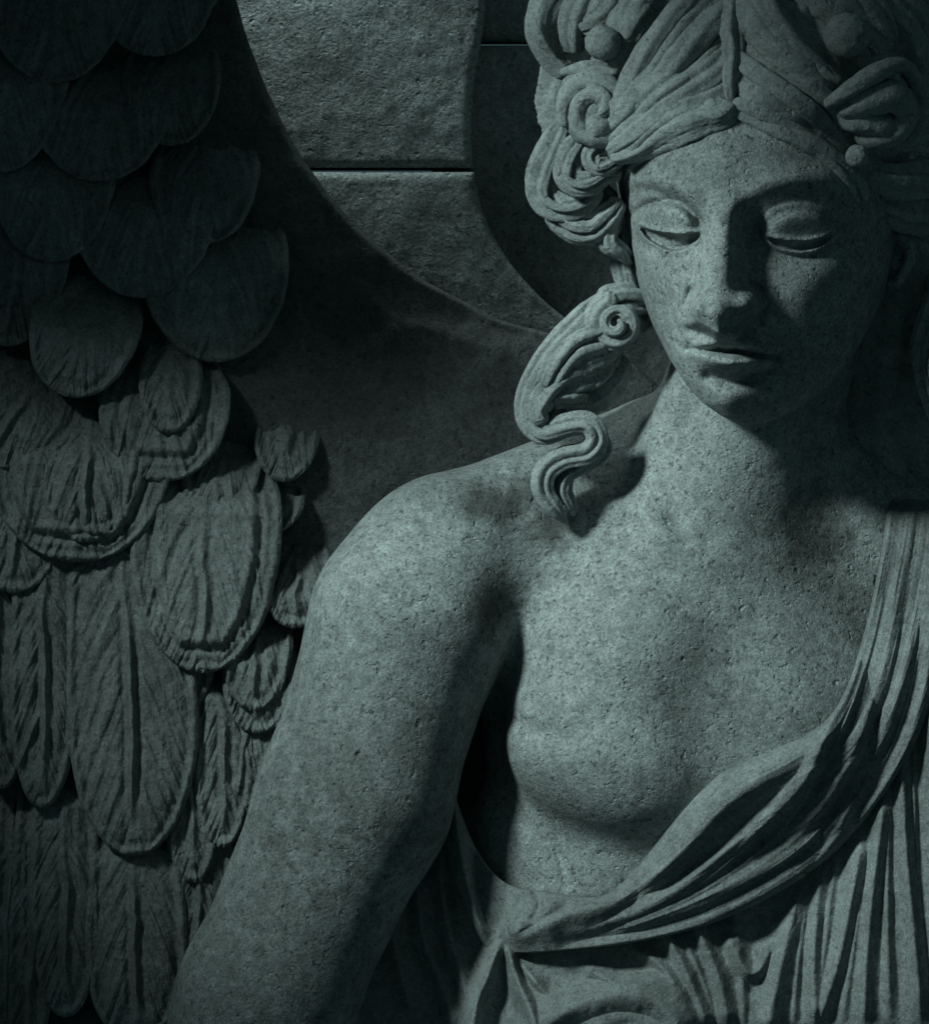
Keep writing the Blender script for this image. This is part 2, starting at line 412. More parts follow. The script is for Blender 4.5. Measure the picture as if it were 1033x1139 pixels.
def mesh_body():
    BS = 4
    nbx, nby, nbd = NX // BS, NY // BS, ND // BS
    cx = X0 + VX * BS * (np.arange(nbx) + 0.4); cy = Y0 + VX * BS * (np.arange(nby) + 0.4); cd = D0 + VX * BS * (np.arange(nbd) + 0.4)
    A, B, C = np.meshgrid(cx, cy, cd, indexing='ij')
    fmc = np.repeat(FM[1::BS, 1::BS][:, :, None], nbd, 2); tmc = np.repeat(TM[1::BS, 1::BS][:, :, None], nbd, 2)
    Fc = body_sdf(A.ravel(), B.ravel(), C.ravel(), fmc.ravel(), tmc.ravel()).reshape(A.shape)
    sg = Fc < 0
    act = np.abs(Fc) < VX * BS * 1.7
    ch = np.zeros_like(act)
    for ax in range(3):
        s1 = [slice(None)] * 3; s2 = [slice(None)] * 3; s1[ax] = slice(0, -1); s2[ax] = slice(1, None)
        df = sg[tuple(s1)] != sg[tuple(s2)]
        ch[tuple(s1)] |= df; ch[tuple(s2)] |= df
    act |= ch
    a2 = act.copy()
    for ax in range(3):
        s1 = [slice(None)] * 3; s2 = [slice(None)] * 3; s1[ax] = slice(0, -1); s2[ax] = slice(1, None)
        t = ch.copy(); a2[tuple(s1)] |= t[tuple(s2)]; a2[tuple(s2)] |= t[tuple(s1)]
    act = a2
    F = np.where(sg, np.float32(-30), np.float32(30)).astype(np.float32)
    F = F.repeat(BS, 0).repeat(BS, 1).repeat(BS, 2)
    bi = np.argwhere(act)
    oi = np.stack(np.meshgrid(*[np.arange(BS)] * 3, indexing='ij'), -1).reshape(-1, 3)
    for k in range(0, len(bi), 12000):
        idx = (bi[k:k + 12000, None] * BS + oi[None]).reshape(-1, 3)
        i, j, l = idx.T
        F[i, j, l] = body_sdf(gx[i], gy[j], gd[l], FM[i, j], TM[i, j])
    F[:, :, 0] = 30; F[0] = 30; F[-1] = 30; F[:, 0] = 30; F[:, -1] = 30
    # first surface seen from the front
    ins = F < 0
    top = ND - 1 - np.argmax(ins[:, :, ::-1], axis=2); has = ins.any(2)
    DM = np.where(has, D0 + VX * top, -160.0)
    # surface nets
    c = ins
    m0 = np.zeros((NX - 1, NY - 1, ND - 1), np.uint8)
    for a in (0, 1):
        for b in (0, 1):
            for e in (0, 1):
                m0 += c[a:NX - 1 + a, b:NY - 1 + b, e:ND - 1 + e]
    cells = np.argwhere((m0 > 0) & (m0 < 8)); del m0
    vid = np.full((NX - 1, NY - 1, ND - 1), -1, np.int32)
    vid[cells[:, 0], cells[:, 1], cells[:, 2]] = np.arange(len(cells))
    pos = np.zeros((len(cells), 3)); cnt = np.zeros(len(cells))
    cor = [(a, b, e) for a in (0, 1) for b in (0, 1) for e in (0, 1)]
    val = {q: F[cells[:, 0] + q[0], cells[:, 1] + q[1], cells[:, 2] + q[2]].astype(float) for q in cor}
    for p in cor:
        for ax in range(3):
            if p[ax] == 0:
                q = list(p); q[ax] = 1; q = tuple(q)
                va, vb = val[p], val[q]; mm = (va < 0) != (vb < 0)
                t = np.where(mm, va / np.where(mm, va - vb, 1), 0)
                base = np.array(p, float)[None].repeat(len(cells), 0); base[:, ax] += t
                pos[mm] += base[mm]; cnt[mm] += 1
    pos = (cells + pos / cnt[:, None]) * VX + np.array([X0, Y0, D0])
    faces = []
    for ax in range(3):
        s1 = [slice(1, -1)] * 3; s2 = [slice(1, -1)] * 3; s1[ax] = slice(0, -1); s2[ax] = slice(1, None)
        a_, b_ = c[tuple(s1)], c[tuple(s2)]
        e = np.argwhere(a_ != b_)
        flip = a_[e[:, 0], e[:, 1], e[:, 2]]
        off = np.ones(3, int); off[ax] = 0
        e = e + off
        u, w = [(1, 2), (2, 0), (0, 1)][ax]
        def at(du, dw):
            q = e.copy(); q[:, u] -= du; q[:, w] -= dw
            return vid[q[:, 0], q[:, 1], q[:, 2]]
        qd = np.stack([at(1, 1), at(0, 1), at(0, 0), at(1, 0)], 1)
        qd[flip] = qd[flip][:, ::-1]
        faces.append(qd)
    faces = np.vstack(faces); faces = faces[(faces >= 0).all(1)]
    # light relaxation
    for it in range(1):
        acc = np.zeros_like(pos); n = np.zeros(len(pos))
        for a, b in ((0, 1), (1, 2), (2, 3), (3, 0)):
            for k in range(3):
                acc[:, k] += np.bincount(faces[:, a], pos[faces[:, b], k], len(pos)) + np.bincount(faces[:, b], pos[faces[:, a], k], len(pos))
            n += np.bincount(faces[:, a], minlength=len(pos)) + np.bincount(faces[:, b], minlength=len(pos))
        pos = pos * 0.45 + acc / np.maximum(n, 1)[:, None] * 0.55
    return pos, faces, DM

BV, BF, DM = mesh_body()
print('body', len(BV), len(BF))

statue = empty('angel_statue', 'grey stone winged angel looking down, draped over one shoulder, before the block wall', 'statue')
# surface nets winding: y runs downwards, so turn the faces outward in world space
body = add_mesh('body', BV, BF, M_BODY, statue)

def dmap(x, y, blur=0):
    i = np.clip((np.asarray(x) - X0) / VX, 0, NX - 1.001); j = np.clip((np.asarray(y) - Y0) / VX, 0, NY - 1.001)
    A = DMB if blur else DM
    a, b = i.astype(int), j.astype(int); u, v = i - a, j - b
    return (A[a, b] * (1 - u) + A[a + 1, b] * u) * (1 - v) + (A[a, b + 1] * (1 - u) + A[a + 1, b + 1] * u) * v
def boxblur(A, r):
    for ax in (0, 1):
        P = np.concatenate([np.take(A, [0], ax).repeat(r, ax), A, np.take(A, [-1], ax).repeat(r + 1, ax)], ax)
        c = np.cumsum(P, ax); n = A.shape[ax]
        c = np.concatenate([np.zeros_like(np.take(c, [0], ax)), c], ax)
        A = (np.take(c, np.arange(2 * r + 1, 2 * r + 1 + n), ax) - np.take(c, np.arange(n), ax)) / (2 * r + 1)
    return A
DMB = boxblur(boxblur(DM, 9), 9)

# ------------------------------------------------------------------ CLOTH
def ridges(X, Y, spec):
    """carved folds: each a crest with a width; crests rise above the ground of the cloth, grooves cut in between"""
    H = np.zeros_like(X)
    for s in spec:
        pts, h, w = s[:3]
        skew = s[3] if len(s) > 3 else 0
        d, t, sd = pdist(X, Y, pts, 8)
        ww = along(w, t) * (1 + skew * sd)
        endf = sstep(0, 0.16, np.minimum(t, 1 - t))
        hh = along(h, t) * (0.12 + 0.88 * endf)
        r = hh * np.exp(-np.abs(d / (ww * 1.18)) ** 1.6)
        H = np.where(hh > 0, np.maximum(H, r) + 0.25 * np.minimum(H, r), H + r)
    return H

def cloth(name, e0, e1, nu, nv, depth_fn, thick, mat, parent):
    a = resample(catmull(e0, 12), nu); b = resample(catmull(e1, 12), nu)
    t = np.linspace(0, 1, nv)[None, :, None]
    P = a[:, None, :] * (1 - t) + b[:, None, :] * t
    X, Y = P[..., 0], P[..., 1]
    D = depth_fn(X, Y, np.linspace(0, 1, nu)[:, None] + 0 * X, t[..., 0] + 0 * X)
    front = np.stack([X, Y, D], -1); back = np.stack([X, Y, D - thick], -1)
    v = np.vstack([front.reshape(-1, 3), back.reshape(-1, 3)])
    f = grid_faces(nu, nv); n = nu * nv
    fb = f[:, ::-1] + n
    def rim(ids):
        ids = np.asarray(ids); return np.stack([ids[:-1], ids[:-1] + n, ids[1:] + n, ids[1:]], 1)
    i = np.arange(nu); j = np.arange(nv)
    fr = np.vstack([rim(i * nv), rim((i * nv + nv - 1)[::-1]), rim(j[::-1]), rim((nu - 1) * nv + j)])
    return add_mesh(name, v, np.vstack([f, fb, fr]), mat, parent)

sash_e0 = [(990, 548), (984, 580), (974, 640), (958, 710), (938, 768), (908, 808), (850, 836), (800, 860), (752, 908), (705, 968), (668, 996), (610, 992), (562, 982), (530, 945), (508, 890), (500, 850)]
sash_e1 = [(1085, 560), (1075, 640), (1050, 740), (1015, 830), (965, 905), (915, 958), (850, 1000), (780, 1030), (700, 1048), (630, 1056), (575, 1060), (545, 1058), (522, 1020), (500, 960), (490, 900), (486, 850)]
SR = [
    ([(982, 575), (974, 640), (958, 710), (937, 770), (916, 815), (893, 866), (856, 908), (806, 948), (752, 986), (700, 1015)], [10, 14, 17, 18, 20, 18, 15, 12, 9, 5], [8, 8, 9, 10, 10, 11, 11, 10, 9, 8]),
    ([(912, 826), (862, 856), (816, 884), (776, 924), (736, 966), (700, 1000)], [8, 18, 24, 24, 22, 12], [9, 14, 17, 17, 15, 10]),
    ([(892, 868), (842, 914), (800, 950), (754, 986), (708, 1012), (650, 1032), (590, 1046)], [8, 14, 16, 15, 13, 12, 8], [8, 9, 10, 10, 10, 9, 8]),
    ([(1000, 600), (990, 690), (968, 780), (940, 850), (900, 915), (845, 960), (775, 1002), (700, 1030), (620, 1048)], [8, 12, 14, 16, 16, 14, 14, 12, 8], [7, 8, 10, 11, 12, 11, 11, 9, 8]),
    ([(1018, 640), (1005, 740), (978, 820), (945, 890), (918, 944), (868, 982), (806, 1014), (740, 1037), (660, 1051), (580, 1057)], [8, 12, 14, 15, 16, 16, 15, 15, 14, 10], [8, 9, 10, 11, 12, 11, 10, 9, 8, 7]),
    ([(1040, 600), (1030, 740), (1005, 830), (965, 900), (925, 950)], [8, 14, 14, 12, 6], [9, 10, 10, 9, 8]),
    ([(720, 985), (660, 1010), (605, 1022), (552, 1046)], [6, 22, 30, 24], [12, 20, 22, 12]),
    ([(500, 860), (508, 920), (516, 970), (530, 1020), (546, 1056)], [20, 28, 30, 28, 20], [8, 10, 11, 9, 7]),
    ([(575, 985), (580, 1010), (560, 1036)], [6, 12, 6], [7, 8, 7]),
    ([(532, 940), (539, 985), (547, 1036)], [-14, -34, -18], [7, 9, 6]),
    ([(590, 988), (600, 1006), (588, 1026)], [-5, -11, -6], [4, 5, 4]),
    ([(640, 1000), (610, 1018), (572, 1040)], [-4, -9, -6], 5),
]
for a_, b_ in ((1, 2), (2, 3), (3, 4), (0, 3), (4, 5)):
    pa = resample(catmull(SR[a_][0], 8), 9); pb = resample(catmull(SR[b_][0], 8), 9)
    for m_, h_ in ((0.36, 8), (0.68, 6)):
        SR.append(([tuple(q) for q in pa * (1 - m_) + pb * m_], [2, h_, h_ + 2, h_ + 2, h_, h_ * 0.6, 2], [4, 5, 5, 5, 4]))
def robe_base(X, Y):
    base = -58 + 62 * sstep(470, 620, X) + 26 * sstep(860, 1000, X) + 10 * sstep(1000, 1180, Y)
    return np.where(X > 560, np.maximum(base, dmap(X, Y, 1) + 8), base + sstep(520, 560, X) * np.maximum(0, dmap(X, Y, 1) + 8 - base))
def sash_depth(X, Y, s, t):
    dm = np.minimum(dmap(X, Y, 1), np.where(X < 575, -62 + 75 * sstep(500, 575, X), 999))
    base = np.maximum(np.maximum(dm, -90 + 60 * sstep(505, 560, X)) + 14, robe_base(X, Y) + 14)
    wob = fbm(s * 5 + 3, t * 9, 14) * 0.05
    d = base + ridges(X, Y, SR) * 1.0 + 1.2 * fbm(X / 22, Y / 22, 5) + (1 - sstep(0.55, 0.70, s)) * (5 * fbm(s * 4.5, (t + wob) * 11, 71, 1) + 1.3 * fbm(s * 9, (t + wob) * 30, 73, 2))
    edge = np.minimum(t, 1 - t)
    d = d - 70 * (1 - np.clip(s / 0.07, 0, 1)) ** 2
    d = d - 13 * np.exp(-(t / 0.11) ** 2) * sstep(0.05, 0.2, s) * (1 - sstep(0.72, 0.85, s))
    return d - 8 * np.exp(-(edge / 0.025) ** 2) * (Y < 970) - 3 * np.exp(-(edge / 0.012) ** 2)
cloth('sash', sash_e0, sash_e1, 620, 150, sash_depth, 26, M_CLOTH, statue)

robe_e0 = [(380, 960), (430, 940), (470, 900), (500, 880), (530, 960), (556, 1030), (620, 1034), (700, 1022), (790, 1000), (870, 955), (930, 890), (985, 800), (1020, 700), (1045, 640), (1095, 580)]
robe_e1 = [(380, 1185), (425, 1185), (470, 1185), (505, 1185), (540, 1185), (580, 1185), (630, 1185), (700, 1185), (770, 1185), (830, 1185), (890, 1185), (950, 1185), (1000, 1185), (1045, 1185), (1100, 1185)]
RR = [
    ([(560, 1036), (542, 1085), (530, 1115), (522, 1180)], 34, [8, 11, 11, 10]),
    ([(560, 1040), (576, 1090), (592, 1130), (604, 1190)], 30, [7, 9, 9, 8]),
    ([(566, 1064), (606, 1078), (656, 1076), (720, 1058), (790, 1030)], [-20, -70, -85, -60, -16], [9, 17, 19, 16, 10]),
    ([(570, 1195), (612, 1136), (656, 1112), (704, 1106), (742, 1124), (772, 1190)], [22, 28, 30, 30, 28, 20], [16, 22, 25, 25, 22, 16]),
    ([(620, 1215), (655, 1166), (692, 1152), (728, 1168), (750, 1215)], [24, 30, 32, 30, 24], 34),
    ([(640, 1190), (668, 1150), (700, 1138), (726, 1160)], [-3, -6, -6, -3], 5),
    ([(578, 1130), (610, 1108), (650, 1098)], [4, 12, 6], 8),
    ([(566, 1058), (596, 1092), (626, 1126)], [8, 18, 6], 6),
    ([(640, 1070), (690, 1094), (742, 1092), (770, 1120)], [6, 16, 16, 6], 7),
    ([(700, 1050), (740, 1080), (778, 1150)], [6, 16, 10], 7),
    ([(560, 1180), (590, 1140), (640, 1120)], [10, 14, 6], 9),
    ([(724, 1010), (764, 1084), (790, 1150)], 16, [8, 9, 9]),
    ([(760, 1000), (796, 1080), (812, 1150)], 16, [8, 9, 10]),
    ([(806, 1034), (822, 1068), (836, 1082), (848, 1070), (856, 1040)], [8, 16, 18, 14, 8], [8, 9, 9, 9, 8]),
    ([(890, 980), (866, 1080), (850, 1160)], [12, 20, 20], [9, 13, 14]),
    ([(912, 960), (904, 1060), (905, 1150)], [10, 16, 16], [8, 8, 8]),
    ([(960, 920), (945, 1000), (930, 1070), (905, 1150)], [12, 18, 18, 14], [9, 9, 9, 9]),
    ([(985, 860), (972, 960), (962, 1060), (958, 1160)], 16, 9),
    ([(1000, 800), (1004, 920), (1012, 1020), (1024, 1150)], [12, 18, 20, 20], [8, 9, 10, 10]),
    ([(1035, 700), (1034, 850), (1038, 1000), (1052, 1150)], 18, [10, 10, 11, 12]),
    ([(1060, 640), (1066, 850), (1080, 1100)], 16, 11),
    ([(495, 920), (490, 980), (505, 1060), (535, 1150)], [8, 16, 18, 14], [8, 9, 9, 8]),
    ([(462, 960), (470, 1040), (492, 1100), (512, 1160)], [8, 14, 14, 12], [9, 9, 9, 8]),
    ([(436, 1000), (440, 1060), (462, 1140)], 12, 10),
]
verticals = sorted([q for q in RR if q[0][-1][1] - q[0][0][1] > 100 and q[0][0][0] > 720], key=lambda q: q[0][-1][0])
for qa, qb in zip(verticals[:-1], verticals[1:]):
    pa = resample(catmull(qa[0], 8), 9); pb = resample(catmull(qb[0], 8), 9); m_ = random.uniform(0.35, 0.65)
    RR.append(([tuple(z) for z in pa * (1 - m_) + pb * m_], [1, 7, 9, 8, 6], [5, 6, 6, 7]))
def robe_depth(X, Y, s, t):
    base = robe_base(X, Y)
    wob = fbm(s * 9 + 3, t * 5, 15) * 0.03
    return base + ridges(X, Y, RR) * 1.15 + 1.2 * fbm(X / 24, Y / 24, 8) + 3.5 * fbm((s + wob) * 34, t * 2.6, 75, 1) + 1.2 * fbm((s + wob) * 90, t * 5, 77, 2)
cloth('robe', robe_e0, robe_e1, 470, 330, robe_depth, 24, M_CLOTH, statue)

# ------------------------------------------------------------------ HAIR
hair = MB()
# scalp mass under the carved locks
def scalp():
    nu, nv = 120, 110
    th = np.linspace(0.02, np.pi * 0.62, nu)[:, None]; ph = np.linspace(0, 2 * np.pi, nv, endpoint=False)[None]
    n = np.stack([np.sin(th) * np.cos(ph), -np.cos(th) + 0 * ph, np.sin(th) * np.sin(ph)], -1)
    ang = np.arctan2(n[..., 0], n[..., 2])
    gr = 0.018 * np.cos(ang * 26 + 5 * fbm(ang * 3 + 7, n[..., 1] * 3 + 7, 2)) + 0.05 * fbm(ang * 3 + 20, n[..., 1] * 4 + 8, 4)
    v = np.array([848, 120, 0]) + n * (np.array([172, 185, 196]) * (1 + gr)[..., None])
    # open the front so that the forehead stays free
    return v, grid_faces(nu, nv, True), n
sv, sf, sn = scalp()
flat = sv.reshape(-1, 3)
front = (flat[:, 2] > 20)
hl = 150 - 0.0 * flat[:, 0]
# hairline: lower parts of the cap in front are pulled back behind the face
hx = np.array([660, 690, 730, 770, 805, 840, 880, 920, 960, 1000, 1040]); hyv = np.array([220, 178, 150, 132, 124, 126, 134, 150, 178, 220, 260])
lim = np.interp(flat[:, 0], hx, hyv)
pull = sstep(-6, 26, flat[:, 1] - lim) * sstep(0, 60, flat[:, 2])
flat[:, 2] -= pull * 130
c0 = np.array([848, 150]); flat[:, 0] = c0[0] + (flat[:, 0] - c0[0]) * (1 - 0.22 * pull)
hair.add(flat, sf)
def lk(path, r, **k):
    a = dict(strands=6, groove=0.2, ns=90, nc=48, rough=0.055, seed=len(hair.v)); a.update(k)
    v, f_ = tube(path, r, **a); hair.add(v, f_)
# front strands, swept from the parting to either side
def sweep(a, m, b, n, r0, seed, start):
    for q in range(n):
        t = q / (n - 1.0)
        p = [tuple((1 - t) * np.array(a[0][k]) + t * np.array(a[1][k])) for k in range(len(a[0]))]
        jit = lambda z: (z[0] + random.uniform(-3, 3), z[1] + random.uniform(-3, 3), z[2] + random.uniform(-7, 7))
        p = [p[0]] + [jit(z) for z in p[1:]]
        rr = r0 * random.uniform(0.85, 1.15)
        lk(p, [rr * 0.75, rr * 0.95, rr, rr * 0.95, rr * 0.8, rr * 0.45], flat=0.75, strands=random.choice((2, 3, 4)), groove=0.22, twist=random.uniform(-0.3, 0.3), seed=seed + q, ns=110)
random.seed(11)
sweep(([(812, -50, 120), (790, -22, 150), (752, 22, 172), (716, 72, 172), (690, 120, 150), (668, 150, 116)],
       [(809, 120, 194), (800, 129, 197), (782, 138, 196), (752, 148, 187), (716, 162, 164), (680, 182, 130)]), 0, 0, 7, 19, 100, 0)
sweep(([(812, -50, 120), (826, -20, 148), (854, 24, 178), (888, 66, 186), (922, 102, 174), (958, 132, 140)],
       [(811, 118, 194), (820, 126, 197), (844, 135, 196), (880, 148, 184), (916, 166, 163), (948, 188, 134)]), 0, 0, 7, 19, 130, 0)
def wisp(pts, r, up=3):
    lk([(x, y, float(dmap(x, y)) + up) for x, y in pts], r, strands=2, groove=0.14, flat=0.8, ns=80, nc=20)
for pts, r in (([(799, 142), (780, 152), (750, 162), (722, 172), (692, 186)], [3, 6, 7, 6, 3]), ([(790, 138), (764, 150), (734, 166), (708, 180)], [4, 7, 7, 2]),
               ([(774, 142), (742, 154), (716, 166), (690, 180), (686, 192)], [5, 9, 9, 7, 3]), ([(756, 152), (728, 170), (704, 186), (692, 204)], [4, 6, 5, 2]),
               ([(816, 136), (842, 144), (872, 154), (905, 168), (940, 190)], [3, 7, 8, 7, 4]), ([(828, 138), (858, 152), (892, 168), (922, 186)], [4, 7, 7, 3]),
               ([(850, 146), (884, 158), (914, 174), (945, 200), (960, 226)], [5, 9, 10, 9, 5]), ([(880, 162), (908, 178), (934, 200), (950, 228)], [4, 6, 6, 3])):
    wisp(pts, r)
lk([(813, -60, 108), (812, -10, 146), (809, 30, 172), (811, 62, 184), (806, 98, 194), (808, 126, 190)], [13, 15, 13, 15, 12, 6], strands=3, groove=0.2, rough=0.12)
lk([(770, -40, 100), (722, 10, 124), (690, 60, 124), (668, 100, 104)], [26, 30, 28, 20], flat=0.7)
lk([(840, -40, 110), (890, 0, 130), (930, 30, 130), (975, 70, 100)], [26, 30, 30, 24], flat=0.7)
lk([(905, -40, 120), (935, -8, 128), (965, 20, 120), (985, 50, 100)], [18, 20, 20, 14], flat=0.8)
lk([(930, -30, 90), (980, 10, 90), (1015, 60, 60), (1040, 120, 20)], [30, 34, 34, 26], flat=0.8)
lk([(985, -30, 60), (1015, 10, 70), (1030, 60, 60), (1040, 110, 30)], [18, 22, 22, 14], flat=0.8)
lk([(955, 195, 120), (990, 205, 100), (1025, 200, 70), (1060, 190, 30)], [14, 20, 22, 18], flat=0.8)
lk([(960, 225, 90), (995, 235, 76), (1030, 245, 50)], [14, 20, 20], flat=0.8)
# loops at the top left of the head
lk([(640, -30, 60), (612, 0, 74), (600, 34, 70), (612, 66, 60), (632, 84, 60)], [14, 17, 15, 13, 10], strands=4)
lk([(676, -30, 90), (652, 0, 96), (636, 30, 92), (640, 62, 84)], [15, 18, 15, 10], strands=4)
lk([(700, -30, 104), (682, 0, 116), (664, 24, 112), (646, 36, 100)], [16, 18, 15, 8], strands=4)
lk([(730, -30, 116), (712, 4, 134), (700, 34, 136), (690, 60, 128)], [18, 20, 18, 12], strands=4)
lk([(1000, 250, -40), (992, 340, -60), (990, 430, -80), (1000, 560, -100)], [50, 62, 66, 60], strands=9, groove=0.1)
lk([(622, 70, 30), (625, 110, 34), (628, 150, 30)], [20, 26, 24], strands=5)
hair.build('hair', M_HAIR, statue)
HAIR = bpy.data.objects['hair']
def curl(parts):
    mb = MB()
    for i, (path, r, k) in enumerate(parts):
        a = dict(strands=6, groove=0.30, ns=110, nc=48, rough=0.05, seed=i + 3); a.update(k)
        v, f_ = tube(path, r, **a); mb.add(v, f_)
    return mb.build('curl', M_HAIR, HAIR)
# curls bundled below the rosette
curl([
    ([(632, 132, 70), (616, 166, 82), (604, 200, 80), (606, 222, 76), (626, 232, 80), (650, 226, 84), (668, 210, 84)], [9, 15, 17, 17, 15, 12, 6], {}),
    ([(650, 150, 96), (634, 176, 104), (632, 200, 104), (650, 206, 106), (672, 196, 104), (690, 196, 100)], [8, 13, 14, 13, 11, 7], {}),
    ([(668, 160, 110), (656, 176, 114), (664, 188, 114), (684, 182, 112), (692, 176, 106)], [6, 9, 10, 9, 5], {}),
    ([(610, 215, 60), (628, 244, 66), (655, 254, 70), (676, 240, 78), (690, 224, 84)], [10, 17, 18, 15, 8], {}),
    ([(640, 180, 40), (640, 215, 44), (660, 240, 44), (690, 260, 44)], [26, 32, 30, 20], {}),
])
curl([([(690, 240, 60), (676, 254, 70), (676, 272, 72), (690, 282, 64), (700, 292, 46)], [6, 10, 11, 9, 5], dict(strands=3)),
      ([(700, 230, 30), (694, 260, 34), (700, 300, 30), (712, 340, 20)], [16, 18, 16, 12], {})])
# spiral at the side of the neck
def spiral(c, r0, turns, dep, n=26, start=0.0, hand=1):
    t = np.linspace(0, 1, n); a = start + hand * t * turns * 2 * np.pi
    rr = r0 * (1 - 0.86 * t)
    return [(c[0] + q * math.cos(b), c[1] + q * math.sin(b), dep + 24 * s_) for q, b, s_ in zip(rr, a, t)]
sp = spiral((684, 360), 27, 1.7, 44, start=-2.6, hand=-1)
curl([([(725, 330, 20), (700, 326, 36), (676, 330, 42)] + sp[0:0] + spiral((684, 361), 26, 1.9, 46, start=-1.9, hand=-1), [7, 10] + [11] * 8 + [9] * 8 + [6] * 6 + [4], dict(strands=3, groove=0.16, ns=200)),
      ([(720, 338, -10), (690, 350, 14), (668, 372, 20), (650, 392, 16)], [18, 26, 26, 16], {})])
# long waving lock on the shoulder
curl([
    ([(706, 332, 16), (672, 338, 30), (640, 364, 40), (608, 398, 44), (588, 436, 44), (586, 466, 44), (604, 482, 46), (630, 474, 50), (652, 472, 52), (662, 488, 50), (652, 504, 48), (626, 510, 46), (607, 524, 44), (604, 546, 40), (618, 568, 34), (630, 584, 24)],
     [8, 11, 13, 13, 12, 11.5, 11.5, 11, 11.5, 12, 12, 12, 12.5, 12, 10, 2], dict(strands=4, groove=0.22, ns=260, twist=0.3)),
    ([(700, 352, 22), (668, 366, 40), (640, 384, 48), (616, 410, 54), (602, 432, 52)], [8, 14, 16, 15, 8], dict(strands=4)),
    ([(694, 372, 18), (668, 388, 38), (644, 398, 46), (622, 416, 50), (606, 440, 50)], [8, 15, 17, 15, 8], dict(strands=4)),
    ([(676, 408, 10), (650, 416, 36), (628, 424, 46), (608, 438, 52), (598, 458, 54), (606, 472, 54)], [8, 14, 15, 13, 11, 6], dict(strands=4)),
    ([(648, 444, 26), (628, 440, 42), (612, 448, 48)], [9, 13, 9], dict(strands=4)),
    ([(664, 480, 40), (668, 500, 40), (648, 516, 38), (630, 528, 36), (626, 545, 34), (634, 562, 28), (638, 574, 20)], [7, 10, 10, 9, 9, 7, 3], dict(strands=3)),
    ([(684, 390, -10), (650, 420, 6), (610, 440, 10), (596, 470, 8)], [26, 34, 30, 20], {}),
])
# lock on the far side of the neck
curl([([(1052, 310, 40), (1036, 350, 56), (1026, 392, 60), (1032, 428, 56), (1042, 462, 46), (1050, 490, 30)], [8, 13, 14, 13, 11, 6], {}),
      ([(1062, 320, 60), (1052, 370, 74), (1046, 410, 76), (1054, 450, 66), (1062, 480, 50)], [8, 13, 14, 12, 8], {}),
      ([(1064, 300, 10), (1056, 380, 20), (1060, 470, 10)], [26, 34, 20], {})])

# ear, half hidden in the dark hair
er = MB()
v, f_ = tube([(985, 268, 40), (996, 262, 52), (1008, 270, 50), (1010, 288, 46), (1002, 306, 46), (992, 318, 46), (986, 312, 44)], [4, 6, 7, 7, 6, 7, 4], ns=60, nc=20, flat=1.3); er.add(v, f_)
v, f_ = ball((994, 290, 30), 15, squash=(0.9, 1.5, 0.8)); er.add(v, f_)
er.build('ear', M_BODY, body)

# ------------------------------------------------------------------ WREATH
wreath = MB()
def wr(path, r, **k):
    a = dict(strands=2, groove=0.10, ns=70, nc=36, rough=0.05, seed=len(wreath.v) + 11); a.update(k)
    v, f_ = tube(path, r, **a); wreath.add(v, f_)
# knotted band on the viewer's right: looped ribbon
wr([(912, 124, 190), (938, 106, 204), (966, 88, 200), (994, 78, 180), (1012, 88, 160)], [6, 10, 11, 10, 7])
wr([(1000, 80, 170), (1018, 104, 160), (1022, 134, 146), (1008, 158, 140), (984, 166, 144)], [8, 12, 14, 13, 8])
wr([(926, 130, 176), (956, 116, 186), (984, 112, 180), (1000, 126, 164), (990, 148, 158), (966, 158, 158), (944, 152, 160)], [12, 18, 20, 18, 16, 14, 8])
wr([(918, 128, 168), (944, 138, 172), (972, 142, 168), (996, 150, 150)], [10, 15, 16, 10])
wr([(888, 60, 184), (906, 84, 192), (930, 96, 188)], [5, 8, 5])
wr([(936, 66, 176), (962, 76, 172), (985, 72, 158)], [5, 9, 6])
WR = wreath.build('wreath', M_HAIR, statue)
for c, r, s_ in (((669, 52, 150), 19.5, 1), ((936, 46, 190), 25, 2), ((948, 178, 178), 13, 3)):
    v, f_ = ball(c, r, seed=s_, rough=0.05)
    add_mesh('berry', v, f_, M_HAIR, WR)
lf = MB()
for p_, r_ in (([(622, 84, 110), (650, 80, 128), (686, 84, 136)], [4, 9, 4]), ([(626, 98, 100), (640, 90, 118), (664, 91, 130), (690, 104, 140)], [5, 9, 9, 5])):
    v, f_ = tube(p_, r_, ns=50, nc=28, strands=2, groove=0.1, flat=0.8, seed=77); lf.add(v, f_)
lf.build('leaf', M_HAIR, WR)
ros = MB()
v, f_ = ball((660, 126, 122), 37, rough=0.06, seed=6, squash=(1.02, 1.06, 0.66)); ros.add(v, f_)
def swirl(c, r0, r1, a0, turns, d0, d1, n=30):
    t = np.linspace(0, 1, n)
    return [(c[0] + (r0 + (r1 - r0) * q) * math.cos(a0 + q * turns * 6.283), c[1] + (r0 + (r1 - r0) * q) * math.sin(a0 + q * turns * 6.283), d0 + (d1 - d0) * q) for q in t]
for (c, r0, r1, a0, tn, d0, d1, rad) in (((660, 127), 36, 30, 2.6, 0.62, 132, 140, 11), ((660, 127), 34, 26, -0.6, 0.55, 134, 142, 12), ((661, 126), 24, 6, 2.0, 0.9, 142, 150, 9), ((657, 124), 22, 10, 4.4, 0.45, 145, 151, 8)):
    v, f_ = tube(swirl(c, r0, r1, a0, tn, d0, d1), [rad * 0.5, rad, rad, rad * 0.4], flat=0.7, ns=90, nc=28, strands=3, groove=0.14, seed=int(rad)); ros.add(v, f_)
v, f_ = ball((664, 144, 140), 15, seed=9, rough=0.05); ros.add(v, f_)
ros.build('rosette', M_HAIR, WR)

